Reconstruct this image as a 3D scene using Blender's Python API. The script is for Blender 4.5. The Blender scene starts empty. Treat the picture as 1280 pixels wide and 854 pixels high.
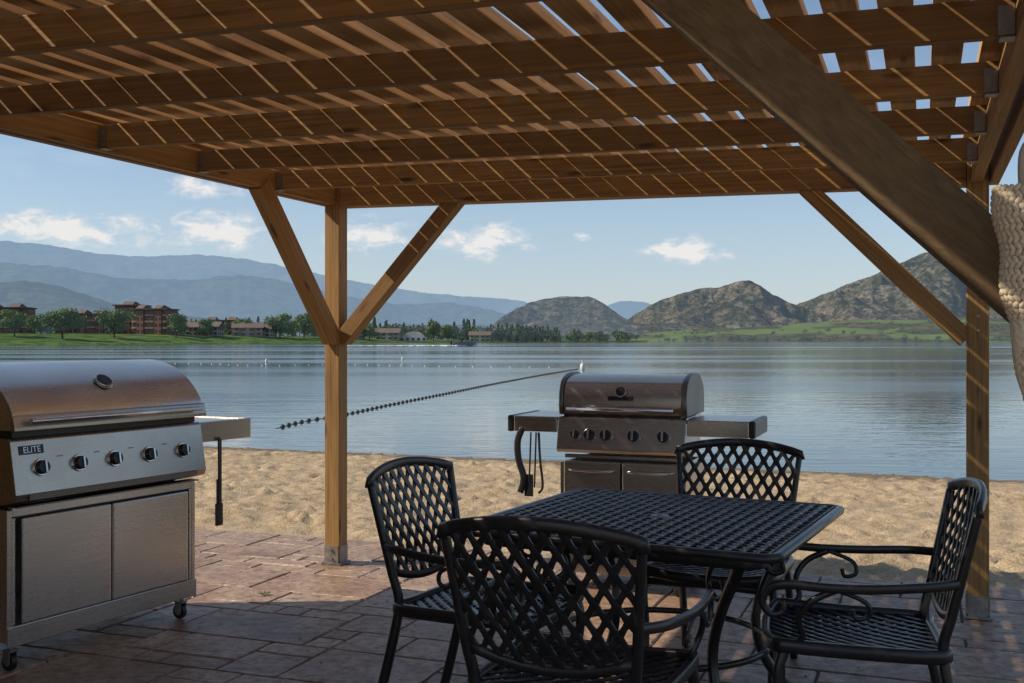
import bpy, math, random
from mathutils import Vector, Matrix, noise
random.seed(7)
R=math.radians
scene=bpy.context.scene
F=1350.0; CH=1.35
# ------------------------------------------------------------------ helpers
class Part:
    def __init__(s): s.v=[];s.f=[];s.uv=[];s.t=[]
    def add(s,verts,faces,uvs=None,tint=0.5):
        o=len(s.v); s.v+= [tuple(v) for v in verts]
        for i,f in enumerate(faces):
            s.f.append([a+o for a in f]); s.uv.append(uvs[i] if uvs else None); s.t.append(tint)
    def box(s,c,size,rot=0.0,tint=0.5,M=None):
        x,y,z=[a/2 for a in size]; vs=[]
        for k in (-z,z):
            for a,b in ((-x,-y),(x,-y),(x,y),(-x,y)): vs.append(Vector((a,b,k)))
        if M is None: M=Matrix.Rotation(rot,3,'Z')
        vs=[M@v+Vector(c) for v in vs]
        s.add(vs,[(3,2,1,0),(4,5,6,7),(0,1,5,4),(1,2,6,5),(2,3,7,6),(3,0,4,7)],tint=tint)
    def cyl(s,p0,p1,r0,r1=None,seg=16,cap=True):
        if r1 is None:r1=r0
        p0=Vector(p0);p1=Vector(p1);t=(p1-p0).normalized()
        a=t.orthogonal().normalized();b=t.cross(a)
        vs=[]
        for p,r in((p0,r0),(p1,r1)):
            for i in range(seg):
                q=2*math.pi*i/seg; vs.append(p+a*math.cos(q)*r+b*math.sin(q)*r)
        fs=[(i,(i+1)%seg,seg+(i+1)%seg,seg+i) for i in range(seg)]
        if cap: fs+=[tuple(reversed(range(seg))),tuple(range(seg,2*seg))]
        s.add(vs,fs)
    def ell(s,c,r,nu=10,nv=6,M=None,tint=0.5):
        vs=[];fs=[];c=Vector(c)
        if M is None:M=Matrix.Identity(3)
        for j in range(1,nv):
            ph=math.pi*j/nv
            for i in range(nu):
                q=2*math.pi*i/nu
                vs.append(c+M@Vector((r[0]*math.sin(ph)*math.cos(q),r[1]*math.sin(ph)*math.sin(q),r[2]*math.cos(ph))))
        T=len(vs);vs.append(c+M@Vector((0,0,r[2])));vs.append(c+M@Vector((0,0,-r[2])))
        for j in range(nv-2):
            for i in range(nu):
                a=j*nu+i;b=j*nu+(i+1)%nu; fs.append((a,a+nu,b+nu,b))
        for i in range(nu):
            fs.append((T,i,(i+1)%nu)); a=(nv-2)*nu; fs.append((T+1,a+(i+1)%nu,a+i))
        s.add(vs,fs,tint=tint)
    def sweep(s,pts,w,h,up,seg=8,closed=False,power=0.6):
        pts=[Vector(p) for p in pts];n=len(pts);up=Vector(up);vs=[]
        for i,p in enumerate(pts):
            if closed: t=pts[(i+1)%n]-pts[i-1]
            else: t=pts[min(i+1,n-1)]-pts[max(i-1,0)]
            t.normalize(); S=t.cross(up)
            S=S.normalized() if S.length>1e-4 else t.orthogonal().normalized()
            N=S.cross(t).normalized()
            ww=w[i] if isinstance(w,(list,tuple)) else w
            hh=h[i] if isinstance(h,(list,tuple)) else h
            for k in range(seg):
                q=2*math.pi*(k+.5)/seg;cx=math.cos(q);sy=math.sin(q)
                vs.append(p+S*(ww/2*math.copysign(abs(cx)**power,cx))+N*(hh/2*math.copysign(abs(sy)**power,sy)))
        fs=[]
        m=n if closed else n-1
        for i in range(m):
            for k in range(seg):
                a=i*seg+k;b=i*seg+(k+1)%seg;j=((i+1)%n)*seg
                fs.append((a,b,j+(k+1)%seg,j+k))
        if not closed: fs+=[tuple(reversed(range(seg))),tuple(range((n-1)*seg,n*seg))]
        s.add(vs,fs)
    def prism(s,prof,x0,x1):
        n=len(prof);vs=[(x0,y,z) for y,z in prof]+[(x1,y,z) for y,z in prof]
        fs=[(i,(i+1)%n,n+(i+1)%n,n+i) for i in range(n)]+[tuple(reversed(range(n))),tuple(range(n,2*n))]
        s.add(vs,fs)
    def beam(s,p0,p1,w,h,up=(0,0,1)):
        p0=Vector(p0);p1=Vector(p1);L=(p1-p0).length;t=(p1-p0)/L
        S=t.cross(Vector(up)).normalized();N=S.cross(t).normalized()
        vs=[]
        for p in(p0,p1):
            for a,b in((-1,-1),(1,-1),(1,1),(-1,1)): vs.append(p+S*a*w/2+N*b*h/2)
        fs=[(0,1,5,4),(1,2,6,5),(2,3,7,6),(3,0,4,7),(3,2,1,0),(4,5,6,7)]
        o=random.uniform(0,50);uv=[]
        for i,d in enumerate((w,h,w,h)):
            b=o+i*.61; uv.append([(o,b),(o,b+d),(o+L,b+d),(o+L,b)])
        for i in range(2): uv.append([(o,o),(o,o+w),(o+h,o+w),(o+h,o)])
        s.add(vs,fs,uvs=uv,tint=random.random())
    def build(s,name,mat,parent=None,smooth=False,bevel=0,recalc=True,solid=0):
        me=bpy.data.meshes.new(name);me.from_pydata(s.v,[],s.f)
        if any(u for u in s.uv):
            l=me.uv_layers.new(name="UVMap");k=0
            for f,u in zip(s.f,s.uv):
                for i in range(len(f)):
                    l.data[k].uv=u[i] if u else (0,0);k+=1
        at=me.attributes.new("tint",'FLOAT','FACE')
        at.data.foreach_set("value",s.t)
        me.materials.append(mat);me.validate()
        if recalc:
            import bmesh
            bm=bmesh.new();bm.from_mesh(me);bmesh.ops.recalc_face_normals(bm,faces=bm.faces);bm.to_mesh(me);bm.free()
        if smooth: me.polygons.foreach_set("use_smooth",[True]*len(me.polygons))
        ob=bpy.data.objects.new(name,me);scene.collection.objects.link(ob)
        if parent: ob.parent=parent
        if solid:
            m=ob.modifiers.new("s",'SOLIDIFY');m.thickness=solid
        if bevel:
            m=ob.modifiers.new("b",'BEVEL');m.width=bevel;m.segments=2;m.limit_method='ANGLE';m.angle_limit=R(35)
        return ob
def empty(name,loc=(0,0,0),rot=0):
    e=bpy.data.objects.new(name,None);e.location=loc;e.rotation_euler=(0,0,rot);e.empty_display_size=.1
    scene.collection.objects.link(e);return e
def smoothpts(pts,n=6,closed=False):
    pts=[Vector(p) for p in pts];out=[];m=len(pts)
    rng=range(m) if closed else range(m-1)
    for i in rng:
        if closed:a,b,c,d=pts[i-1],pts[i],pts[(i+1)%m],pts[(i+2)%m]
        else:a,b,c,d=pts[max(i-1,0)],pts[i],pts[i+1],pts[min(i+2,m-1)]
        for k in range(n):
            t=k/n
            out.append(.5*((2*b)+(-a+c)*t+(2*a-5*b+4*c-d)*t*t+(-a+3*b-3*c+d)*t**3))
    if not closed: out.append(pts[-1])
    return out
def lerp_table(T,x):
    if x<=T[0][0]:return T[0][1]
    for a,b in zip(T,T[1:]):
        if x<=b[0]:
            t=(x-a[0])/(b[0]-a[0]);return a[1]+(b[1]-a[1])*t
    return T[-1][1]
def sst(a,b,x):
    t=max(0,min(1,(x-a)/(b-a)));return t*t*(3-2*t)
# ------------------------------------------------------------------ material helpers
class NT:
    def __init__(s,name):
        s.m=bpy.data.materials.new(name);s.m.use_nodes=True;s.t=s.m.node_tree
        s.b=s.t.nodes["Principled BSDF"];s.out=s.t.nodes["Material Output"]
    def n(s,typ,**k):
        x=s.t.nodes.new(typ)
        for a,v in k.items():
            if a in x.inputs: x.inputs[a].default_value=v
            else: setattr(x,a,v)
        return x
    def l(s,a,b): s.t.links.new(a,b)
    def noise(s,vec,scale,detail=4,rough=.55,dist=0):
        x=s.n('ShaderNodeTexNoise');x.inputs['Scale'].default_value=scale;x.inputs['Detail'].default_value=detail
        x.inputs['Roughness'].default_value=rough;x.inputs['Distortion'].default_value=dist
        if vec is not None:s.l(vec,x.inputs['Vector'])
        return x.outputs['Fac']
    def ramp(s,fac,stops):
        x=s.n('ShaderNodeValToRGB');e=x.color_ramp.elements
        while len(e)<len(stops):e.new(.5)
        for el,(p,c) in zip(e,stops):
            el.position=p;el.color=(c[0],c[1],c[2],1) if isinstance(c,(tuple,list)) else (c,c,c,1)
        s.l(fac,x.inputs['Fac']);return x.outputs['Color']
    def mix(s,fac,a,b,mode='MIX'):
        x=s.n('ShaderNodeMix',data_type='RGBA',blend_type=mode)
        for i,v in((0,fac),(6,a),(7,b)):
            if hasattr(v,'links'): s.l(v,x.inputs[i])
            elif i==0:x.inputs[0].default_value=v
            else:x.inputs[i].default_value=(v[0],v[1],v[2],1)
        return x.outputs[2]
    def math(s,op,a,b=0,c=0):
        x=s.n('ShaderNodeMath',operation=op)
        for i,v in enumerate((a,b,c)):
            if hasattr(v,'links'):s.l(v,x.inputs[i])
            else:x.inputs[i].default_value=v
        return x.outputs[0]
    def bump(s,h,strength=.3,dist=.01):
        x=s.n('ShaderNodeBump');x.inputs['Strength'].default_value=strength;x.inputs['Distance'].default_value=dist
        s.l(h,x.inputs['Height']);s.l(x.outputs[0],s.b.inputs['Normal'])
    def mapping(s,vec,scale,rot=(0,0,0)):
        x=s.n('ShaderNodeMapping');x.inputs['Scale'].default_value=scale;x.inputs['Rotation'].default_value=rot
        s.l(vec,x.inputs['Vector']);return x.outputs[0]
    def pos(s): return s.n('ShaderNodeNewGeometry').outputs['Position']
    def obj(s): return s.n('ShaderNodeTexCoord').outputs['Object']
    def attr(s,n): return s.n('ShaderNodeAttribute',attribute_name=n).outputs['Fac']
def simple(name,col,rough=.5,metal=0,nscale=0,namt=.15,bump=0,coat=0):
    k=NT(name);k.b.inputs['Roughness'].default_value=rough;k.b.inputs['Metallic'].default_value=metal
    if coat:k.b.inputs['Coat Weight'].default_value=coat
    if nscale:
        f=k.noise(k.obj(),nscale,3)
        c=k.mix(f,[a*(1-namt*1.6) for a in col],[min(1,a*(1+namt*1.6)) for a in col]);k.l(c,k.b.inputs['Base Color'])
        r=k.math('MULTIPLY_ADD',f,.25,rough-.12);k.l(r,k.b.inputs['Roughness'])
        if bump:k.bump(f,bump,.004)
    else:k.b.inputs['Base Color'].default_value=(*col,1)
    return k.m
def wood_mat(name,dark,light,grey=.0,rough=.68,bm=.35,gs=(2.2,70,1)):
    k=NT(name);uv=k.n('ShaderNodeTexCoord').outputs['UV']
    g=k.noise(k.mapping(uv,gs),1.0,3,.6,.6)
    lo=k.noise(k.mapping(uv,(1.2,6,1)),1.0,2)
    c=k.ramp(g,[(.28,dark),(.52,[(a+b)/2 for a,b in zip(dark,light)]),(.74,light)])
    c=k.mix(k.ramp(lo,[(.35,0),(.7,.8)]),c,k.mix(.5,c,(light[0]*1.1,light[1]*1.05,light[2])))
    t=k.attr('tint')
    c=k.mix(k.math('MULTIPLY',t,.62),c,(dark[0]*1.1,dark[1]*1.05,dark[2]),'MIX')
    vo=k.n('ShaderNodeTexVoronoi');vo.inputs['Scale'].default_value=1.0
    k.l(k.mapping(uv,(2.3,10,1)),vo.inputs['Vector'])
    kn=k.ramp(vo.outputs['Distance'],[(.06,1),(.16,0)])
    c=k.mix(k.math('MULTIPLY',kn,.85),c,(dark[0]*.3,dark[1]*.25,dark[2]*.25))
    if grey:c=k.mix(grey,c,(.13,.115,.095))
    k.l(c,k.b.inputs['Base Color']);k.b.inputs['Roughness'].default_value=rough
    k.bump(g,bm,.003);return k.m
# materials
M_wood=wood_mat("treated_wood",(.135,.068,.020),(.46,.27,.095))
M_woodg=wood_mat("rough_sawn_shaded_wood",(.075,.046,.018),(.40,.26,.12),grey=.12,rough=.85,bm=1.0,gs=(22,90,1))  # rough-sawn grain, with the near braces' shade painted in as greyer, darker wood
M_slat=wood_mat("slat_wood",(.34,.20,.08),(.78,.54,.27))
M_galv=simple("galvanised",(.30,.29,.27),.5,.8,30,.35)
M_black=simple("black_cast_metal",(.015,.0155,.017),.34,.0,60,.35,.1,coat=.2)
M_blackplastic=simple("black_plastic",(.015,.015,.016),.35,0,40,.2)
def steel(name,base,rough,sx):
    k=NT(name);k.b.inputs['Metallic'].default_value=1
    o=k.obj();g=k.noise(k.mapping(o,sx),1,1,.5);b=k.noise(o,3.0,3,.6)
    c=k.mix(g,[a*.93 for a in base],[min(1,a*1.05) for a in base]);c=k.mix(k.ramp(b,[(.4,0),(.8,.4)]),c,[base[0]*.66,base[1]*.60,base[2]*.52])
    k.l(c,k.b.inputs['Base Color'])
    k.l(k.math('ADD',k.math('MULTIPLY_ADD',g,.08,rough-.08),k.math('MULTIPLY',b,.14)),k.b.inputs['Roughness'])
    return k.m
M_steel=steel("brushed_steel",(.70,.68,.65),.25,(1,420,420))
M_steel2=steel("dull_steel",(.50,.455,.40),.24,(1,400,400))
M_steeldark=steel("dark_steel",(.20,.19,.18),.35,(2,300,300))
M_knob=simple("knob_chrome",(.62,.62,.62),.18,1,20,.1)
# ------------------------------------------------------------------ camera
cam=bpy.data.cameras.new("camera");cam.sensor_width=36;cam.lens=F/1280*36;cam.clip_end=60000;cam.clip_start=.05
co=bpy.data.objects.new("camera",cam);co.location=(0,0,CH);co.rotation_euler=(R(90),0,0);scene.collection.objects.link(co);scene.camera=co
cam.shift_y=-0.0008
# ------------------------------------------------------------------ light + sky
EL=R(40);TH=R(4)
trav=Vector((math.cos(TH)*math.cos(EL),math.sin(TH)*math.cos(EL),-math.sin(EL)))
sl=bpy.data.lights.new("sun",'SUN');sl.energy=5.0;sl.angle=R(.53);sl.color=(1,.86,.66)
so=bpy.data.objects.new("sun",sl);so.rotation_euler=trav.to_track_quat('-Z','Y').to_euler();so.location=(-20,-5,30);scene.collection.objects.link(so)
w=bpy.data.worlds.new("World");scene.world=w;w.use_nodes=True;nt=w.node_tree;nt.nodes.clear()
k=NT.__new__(NT);k.t=nt;k.m=w
sky=k.n('ShaderNodeTexSky');sky.sky_type='NISHITA';sky.sun_disc=False;sky.sun_elevation=EL;sky.sun_rotation=R(266)
sky.air_density=1.0;sky.dust_density=.5;sky.ozone_density=2.0
tc=k.n('ShaderNodeTexCoord');sp=k.n('ShaderNodeSeparateXYZ');k.l(tc.outputs['Generated'],sp.inputs[0])
bg=k.n('ShaderNodeBackground');bg.inputs['Strength'].default_value=.114
hz=k.ramp(sp.outputs[2],[(0,(.90,.93,1.03)),(.10,(.94,.98,1.06)),(.3,(1,1,1.0))])
k.l(k.mix(1.0,sky.outputs[0],hz,'MULTIPLY'),bg.inputs[0])
az=k.math('ARCTAN2',sp.outputs[0],sp.outputs[1]);el=k.math('ARCSINE',sp.outputs[2])
cb=k.n('ShaderNodeCombineXYZ');k.l(az,cb.inputs[0]);k.l(k.math('MULTIPLY',el,2.0),cb.inputs[1])
n1=k.noise(cb.outputs[0],34,5,.62,.25)
n0=k.noise(k.mapping(cb.outputs[0],(1,2.4,1)),7,3,.6,.3)
acc=None
for (px,py,sx,sy,am) in [(252,236,66,20,1),(85,290,150,32,1.05),(262,290,100,32,1.05),(465,297,75,32,1.0),(604,304,80,34,1.1),(862,315,78,23,1.15),(727,298,16,8,.9),(1500,300,120,30,.9)]:
    a0=math.atan((px-640)/F);e0=math.atan((428-py)/F*math.cos(a0))
    dx=k.math('MULTIPLY',k.math('SUBTRACT',az,a0),F/sx);dy=k.math('MULTIPLY',k.math('SUBTRACT',el,e0),F/sy)
    r=k.math('SQRT',k.math('MULTIPLY_ADD',dx,dx,k.math('MULTIPLY',dy,dy)))
    m_=k.math('MULTIPLY',k.math('SUBTRACT',1.0,r),am)
    acc=m_ if acc is None else k.math('MAXIMUM',acc,m_)
v=k.math('ADD',k.math('MULTIPLY',acc,.9),k.math('MULTIPLY',k.math('SUBTRACT',n1,.52),3.0))
cf=k.math('MULTIPLY',k.ramp(v,[(.10,0),(.75,1)]),k.ramp(acc,[(.0,0),(.35,1)]))
wisp=k.math('MULTIPLY',k.ramp(n0,[(.38,.06),(.75,1)]),.55)
wisp=k.math('MULTIPLY',wisp,k.ramp(az,[(0.0,1),(.45,.3)]))
haze=k.ramp(sp.outputs[2],[(0.0,.62),(.06,.42),(.16,.14),(.4,0)])
cl=k.math('MULTIPLY',cf,.92)
base_f=k.math('MAXIMUM',wisp,haze)
cg=k.n('ShaderNodeBackground');cg.inputs[0].default_value=(.64,.75,.86,1);cg.inputs[1].default_value=.90
mx=k.n('ShaderNodeMixShader');k.l(base_f,mx.inputs[0]);k.l(bg.outputs[0],mx.inputs[1]);k.l(cg.outputs[0],mx.inputs[2])
cg2=k.n('ShaderNodeBackground');k.l(k.mix(k.ramp(v,[(.2,0),(.8,1)]),(.72,.78,.85),(.96,.94,.91)),cg2.inputs[0]);cg2.inputs[1].default_value=.90
mx2=k.n('ShaderNodeMixShader');k.l(cl,mx2.inputs[0]);k.l(mx.outputs[0],mx2.inputs[1]);k.l(cg2.outputs[0],mx2.inputs[2])
wo=k.n('ShaderNodeOutputWorld');k.l(mx2.outputs[0],wo.inputs[0])
try:
    w.cycles.sampling_method='MANUAL';w.cycles.sample_map_resolution=512
except: pass
scene.view_settings.view_transform='Standard';scene.view_settings.look='None';scene.view_settings.exposure=0
# ------------------------------------------------------------------ pergola frame
P0=Vector((-1.067,6.55,0));A=R(20.8)
U=Vector((math.cos(A),-math.sin(A),0));V=Vector((math.sin(A),math.cos(A),0));Z=Vector((0,0,1))
W_U=3.576
def W(u,v,z=0):
    if z>1.9: z+=.05*(1-u/W_U)
    return P0+U*u+V*v+Z*z
perg=empty("timber_pergola")
HB=2.13
NV=-4.06
post=Part()
for u,v in((0,0),(W_U,0),(0,NV),(W_U,NV)): post.beam(W(u,v,.02),W(u,v,HB+.10),.1,.1,up=V)
post.build("posts",M_wood,perg,bevel=.004)
j=Part();sp_=.677
for i in range(0,9):
    v=-i*sp_
    if i==0: j.beam(W(.052,0,HB+.045),W(W_U-.052,0,HB+.045),.10,.135)
    else: j.beam(W(.03,v,HB+.045),W(W_U-.03,v,HB+.045),.040,.10)
j.build("joists",M_wood,perg,bevel=.003)
r=Part()
for u in(0,W_U):
    sg=-1 if u==0 else 1
    r.beam(W(u+sg*.0775,-5.7,HB+.052),W(u+sg*.0775,.09,HB+.052),.045,.125)
    r.beam(W(u-sg*.005,-5.7,HB+.042),W(u-sg*.005,-.055,HB+.042),.05,.11)
r.beam(W(-.05,.074,HB+.05),W(W_U+.05,.074,HB+.05),.04,.14)
r.build("rim_beams",M_wood,perg,bevel=.003)
s_=Part();u=-.13
while u<W_U+.2:
    jz=random.uniform(-.001,.001);s_.beam(W(u+random.uniform(-.004,.004),-5.85+random.uniform(-.02,.02),HB+.138+jz),W(u+random.uniform(-.004,.004),.16+random.uniform(-.015,.015),HB+.138+jz),.092,.038)
    u+=.141
s_.build("roof_slats",M_slat,perg,bevel=.003)
def brace(b,u,v,du,dv,w_=.088,h_=.092,ou=0,rr=.815):
    d=(U*du+V*dv);o=U*ou
    b.beam(W(u,v,1.355)+d*.05+o,W(u,v,HB-.0)+d*rr+Z*.01+o,w_,h_,up=(U*dv+V*du))
b=Part()
brace(b,0,0,1,0);brace(b,0,0,0,-1);brace(b,W_U,0,-1,0);brace(b,0,NV,1,0);brace(b,0,NV,0,1)
b.build("knee_braces",M_wood,perg,bevel=.003)
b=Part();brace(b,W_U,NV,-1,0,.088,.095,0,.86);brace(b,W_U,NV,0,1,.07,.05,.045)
b.build("shade_toned_knee_braces",M_woodg,perg,bevel=.003)  # near braces: their grey is shade put into the wood colour, not weathering
h=Part()
for i in range(1,9):
    v=-i*sp_
    for u,sg in((.03,1),(W_U-.03,-1)):
        for q in(-1,1):
            h.box(W(u+sg*.022,v+q*.0225,HB+.035),(.04,.003,.075),-A)
        h.box(W(u+sg*.018,v,HB-.008),(.04,.048,.003),-A)
for u,v in((0,0),(W_U,0)):
    h.box(W(u,v,.008),(.13,.13,.012),-A)
    for q in(-1,1):
        h.box(W(u+q*.0525,v,.06),(.004,.09,.11),-A);h.box(W(u,v+q*.0525,.06),(.09,.004,.11),-A)
    for zz in(.04,.09):
        h.cyl(W(u,v-.053,zz),W(u,v-.064,zz),.009,seg=6)
for zz in(1.40,1.47):
    for u in(0,W_U): h.cyl(W(u,-.048,zz),W(u,-.056,zz),.008,seg=6)
h.build("joist_hangers_and_post_brackets",M_galv,perg)
# ------------------------------------------------------------------ invented cabin, added outside the view only to shade the foreground
e=empty("added_shade_cabin",(-4.75,2.05,0),0)
Q=Part();Q.box((0,0,1.45),(3.0,6.0,2.9));Q.build("shade_cabin_core",simple("shade_cabin_wall",(.20,.12,.07),.85),e)
Q=Part()
for i in range(19):
    z=.08+i*.15
    Q.beam((1.515,-3.02,z+.07),(1.515,3.02,z+.07),.026,.142);Q.beam((-1.5,3.015,z+.07),(1.5,3.015,z+.07),.026,.142)
Q.build("shade_cabin_siding",M_wood,e)
Q=Part();Q.box((1.54,-1.2,1.03),(.04,.92,2.0));Q.box((1.54,.9,1.5),(.03,1.2,1.0));Q.build("shade_cabin_door_window",simple("shade_cabin_glass",(.07,.08,.09),.2),e)
Q=Part();Q.prism([(-1.75,2.88),(1.62,2.905),(0,3.5)],-3.25,3.08)
vs=[Vector((y,x,z)) for x,y,z in Q.v];Q.v=[tuple(v) for v in vs];Q.build("roof",simple("shade_cabin_shingles",(.12,.11,.10),.9,0,5,.3),e)
# ------------------------------------------------------------------ patio
G=.145;NU_=70;NVv=52;U0=-3.6;V1=.72
occ=[[False]*NVv for _ in range(NU_)]
tiles=Part()
sizes=[(2,2),(3,2),(2,3),(4,2),(3,3),(2,1),(1,2),(4,3),(3,1),(1,1),(5,3)]
for a in range(NU_):
    for c in range(NVv):
        if occ[a][c]:continue
        cand=sizes[:];random.shuffle(cand);cand.append((1,1))
        for (x,y) in cand:
            if a+x<=NU_ and c+y<=NVv and all(not occ[a+p][c+q] for p in range(x) for q in range(y)) and not((x,y)==(1,1) and random.random()<.8 and c+1<NVv and not occ[a][c+1]):break
        for p in range(x):
            for q in range(y):
                if a+p<NU_ and c+q<NVv: occ[a+p][c+q]=True
        u0,u1=U0+a*G,U0+(a+x)*G;v1=V1-c*G;v0=V1-(c+y)*G
        g=.003;e=.010;zt=random.uniform(-.002,.002)
        def ring(ins,z,jit):
            out=[];n=3
            cs=[(u0+ins,v0+ins),(u1-ins,v0+ins),(u1-ins,v1-ins),(u0+ins,v1-ins)]
            for i in range(4):
                p,q=cs[i],cs[(i+1)%4]
                for kk in range(n):
                    t=kk/n;uu=p[0]+(q[0]-p[0])*t+random.uniform(-jit,jit);vv=p[1]+(q[1]-p[1])*t+random.uniform(-jit,jit)
                    out.append(W(uu,vv,z))
            return out
        r0=ring(g,-.012,0);r1=ring(e,zt,.0035)
        n=len(r0)
        tiles.add(r0+r1,[(i,(i+1)%n,n+(i+1)%n,n+i) for i in range(n)]+[tuple(range(n,2*n))],tint=random.random())
k=NT("stamped_concrete");p=k.pos();t=k.attr('tint')
n1=k.noise(p,3.2,4,.65);n2=k.noise(p,19,4,.7)
c=k.ramp(t,[(0,(.17,.10,.068)),(.25,(.29,.175,.12)),(.5,(.35,.235,.165)),(.75,(.25,.155,.115)),(1,(.38,.27,.20))])
c=k.mix(k.ramp(n1,[(.40,0),(.64,.75)]),c,(.43,.31,.22));c=k.mix(k.ramp(n2,[(.44,0),(.66,.8)]),c,(.12,.07,.047))
k.l(c,k.b.inputs['Base Color']);k.l(k.math('MULTIPLY_ADD',n2,.35,.33),k.b.inputs['Roughness'])
k.bump(k.math('MULTIPLY_ADD',n1,2.0,n2),.65,.010);M_tile=k.m
tiles.build("stone_patio",M_tile,recalc=False)
ps=Part();cs=[W(U0,V1,-.009),W(U0+NU_*G,V1,-.009),W(U0+NU_*G,V1-NVv*G,-.009),W(U0,V1-NVv*G,-.009)]
lo=[c-Z*.09 for c in cs]
ps.add([*lo,*cs],[(4,5,6,7),(0,1,5,4),(1,2,6,5),(2,3,7,6),(3,0,4,7)])
ps.build("patio_slab",simple("grout",(.10,.075,.055),.9,0,30,.3,.3))
# ------------------------------------------------------------------ beach/ground
def axis(fine0,fine1,step,coarse_lo,coarse_hi):
    a=list(coarse_lo);x=fine0
    while x<fine1:a.append(x);x+=step
    return a+[fine1]+list(coarse_hi)
us=axis(-10,10,.045,[-9000,-3000,-800,-200,-60,-25,-15],[15,25,60,200,800,3000,9000])
vs_=axis(.45,10.8,.042,[-9000,-3000,-500,-100,-30,-12,-6,-3,-1],[12,16,25,50,200,1000,4000,12000,30000])
rf=random.Random(11);cellf={}
for i in range(3400):
    fu=rf.uniform(-10,10);fv=rf.uniform(.9,9.2);a=rf.uniform(0,3.14);L=rf.uniform(.09,.17);wd=L*rf.uniform(.42,.75);dp=rf.uniform(.014,.042)
    for q in range(int((fu-.35)//.4),int((fu+.35)//.4)+1):
        for s2 in range(int((fv-.35)//.4),int((fv+.35)//.4)+1): cellf.setdefault((q,s2),[]).append((fu,fv,math.cos(a),math.sin(a),L,wd,dp))
gv=[]
for v in vs_:
    if v<=V1+.02:base=-.13 if v>-6.9 else -.03
    else: base=-.026-.40*(v-V1)/9.0
    base=max(base,-3.5)
    for u in us:
        z=base
        if V1+.02<v<12 and -10<=u<=10:
            am=1-sst(7.4,9.6,v)*.9
            n=noise.noise(Vector((u*1.6,v*1.6,0)))*.028+noise.noise(Vector((u*5.3,v*5.3,3)))*.026+noise.noise(Vector((u*12,v*12,9)))*.015
            for (fu,fv,ca,sa,L,wd,dp) in cellf.get((int(u//.4),int(v//.4)),()):
                du=u-fu;dv=v-fv;x=(du*ca+dv*sa)/L;y=(-du*sa+dv*ca)/wd;q=x*x+y*y
                if q<3.2: n+= -dp*math.exp(-q*2.2)+dp*.55*math.exp(-(math.sqrt(q)-1.15)**2*9)
            z+=n*am*sst(V1,V1+.45,v)+.008*(1-sst(V1,V1+.3,v))*noise.noise(Vector((u*8,0,0)))
        gv.append(W(u,v,z))
nu=len(us);gf=[(j*nu+i,j*nu+i+1,(j+1)*nu+i+1,(j+1)*nu+i) for j in range(len(vs_)-1) for i in range(nu-1)]
g_=Part();g_.add(gv,gf)
k=NT("sand");p=k.pos();n1=k.noise(p,1.3,3,.6);n2=k.noise(p,60,3,.7);n3=k.noise(p,9,4,.65)
c=k.ramp(n1,[(.3,(.41,.315,.20)),(.7,(.51,.40,.265))]);c=k.mix(k.ramp(n2,[(.42,0),(.66,.7)]),c,(.22,.16,.10));c=k.mix(k.ramp(n3,[(.48,0),(.7,.6)]),c,(.27,.20,.13))
sx=k.n('ShaderNodeSeparateXYZ');k.l(p,sx.inputs[0])
c=k.mix(k.ramp(k.math('MULTIPLY_ADD',sx.outputs[2],-10,-3.5),[(.0,0),(.3,1)]),c,(.15,.11,.07))
k.l(c,k.b.inputs['Base Color']);k.b.inputs['Roughness'].default_value=.95
k.bump(k.math('MULTIPLY_ADD',n2,.4,n3),.8,.03)
g_.build("sandy_beach_ground",k.m,smooth=True,recalc=False)
d=Part()
for i in range(420):
    u=random.uniform(-7,8);v=random.uniform(.9,9.3) if random.random()<.4 else 9.0+random.gauss(0,.25);s0=random.uniform(.004,.012)
    d.ell(W(u,v,-.022-.40*(v-V1)/9+.004),(s0*1.6,s0*random.uniform(.5,1),s0*.5),6,4,Matrix.Rotation(random.uniform(0,3),3,'Z'))
d.build("beach_debris",simple("pebble",(.16,.12,.085),.9,0,3,.4),smooth=True)
lf=Part()
for i in range(140):
    u=random.uniform(-2,4);v=random.uniform(-3.5,.6);a=random.uniform(0,6);s0=random.uniform(.005,.014)
    M=Matrix.Rotation(a,3,'Z')@Matrix.Rotation(random.uniform(-.5,.5),3,'X')
    o=W(u,v,.008);lf.add([o+M@Vector(q) for q in((-s0,0,0),(0,-s0*.5,0),(s0*1.3,0,0),(0,s0*.5,.004))],[(0,1,2,3)])
for i in range(14):
    M=Matrix.Rotation(i*.9,3,'Z')@Matrix.Rotation(.5,3,'X');o=Vector((-1.31,5.72,.01));s0=.026
    lf.add([o+M@Vector(q) for q in((0,0,0),(s0*.6,-s0*.3,.0),(s0*1.5,0,.01),(s0*.6,s0*.3,0))],[(0,1,2,3)])
lf.build("fallen_leaves",simple("leaf_litter",(.10,.12,.03),.7,0,5,.4),recalc=False)
# ------------------------------------------------------------------ lake
wp=Part();S=40000;WZ=-.40
wp.add([(-S,-S,WZ),(S,-S,WZ),(S,S,WZ),(-S,S,WZ)],[(0,1,2,3)])
k=NT("lake_water");p=k.pos()
a1=k.noise(k.mapping(p,(.8,2.4,1),(0,0,.1)),1.0,3,.6,.4);a2=k.noise(k.mapping(p,(.08,.4,1),(0,0,-.12)),1.0,3,.6)
big=k.noise(k.mapping(p,(.006,.045,1),(0,0,.15)),1.0,3,.6,.5)
k.b.inputs['Base Color'].default_value=(.024,.044,.058,1);k.b.inputs['IOR'].default_value=1.333
k.l(k.ramp(big,[(.42,.02),(.62,.17)]),k.b.inputs['Roughness'])
k.bump(k.math('MULTIPLY_ADD',a2,1.2,a1),.25,.034)
wp.build("lake_water",k.m,recalc=False)
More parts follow.
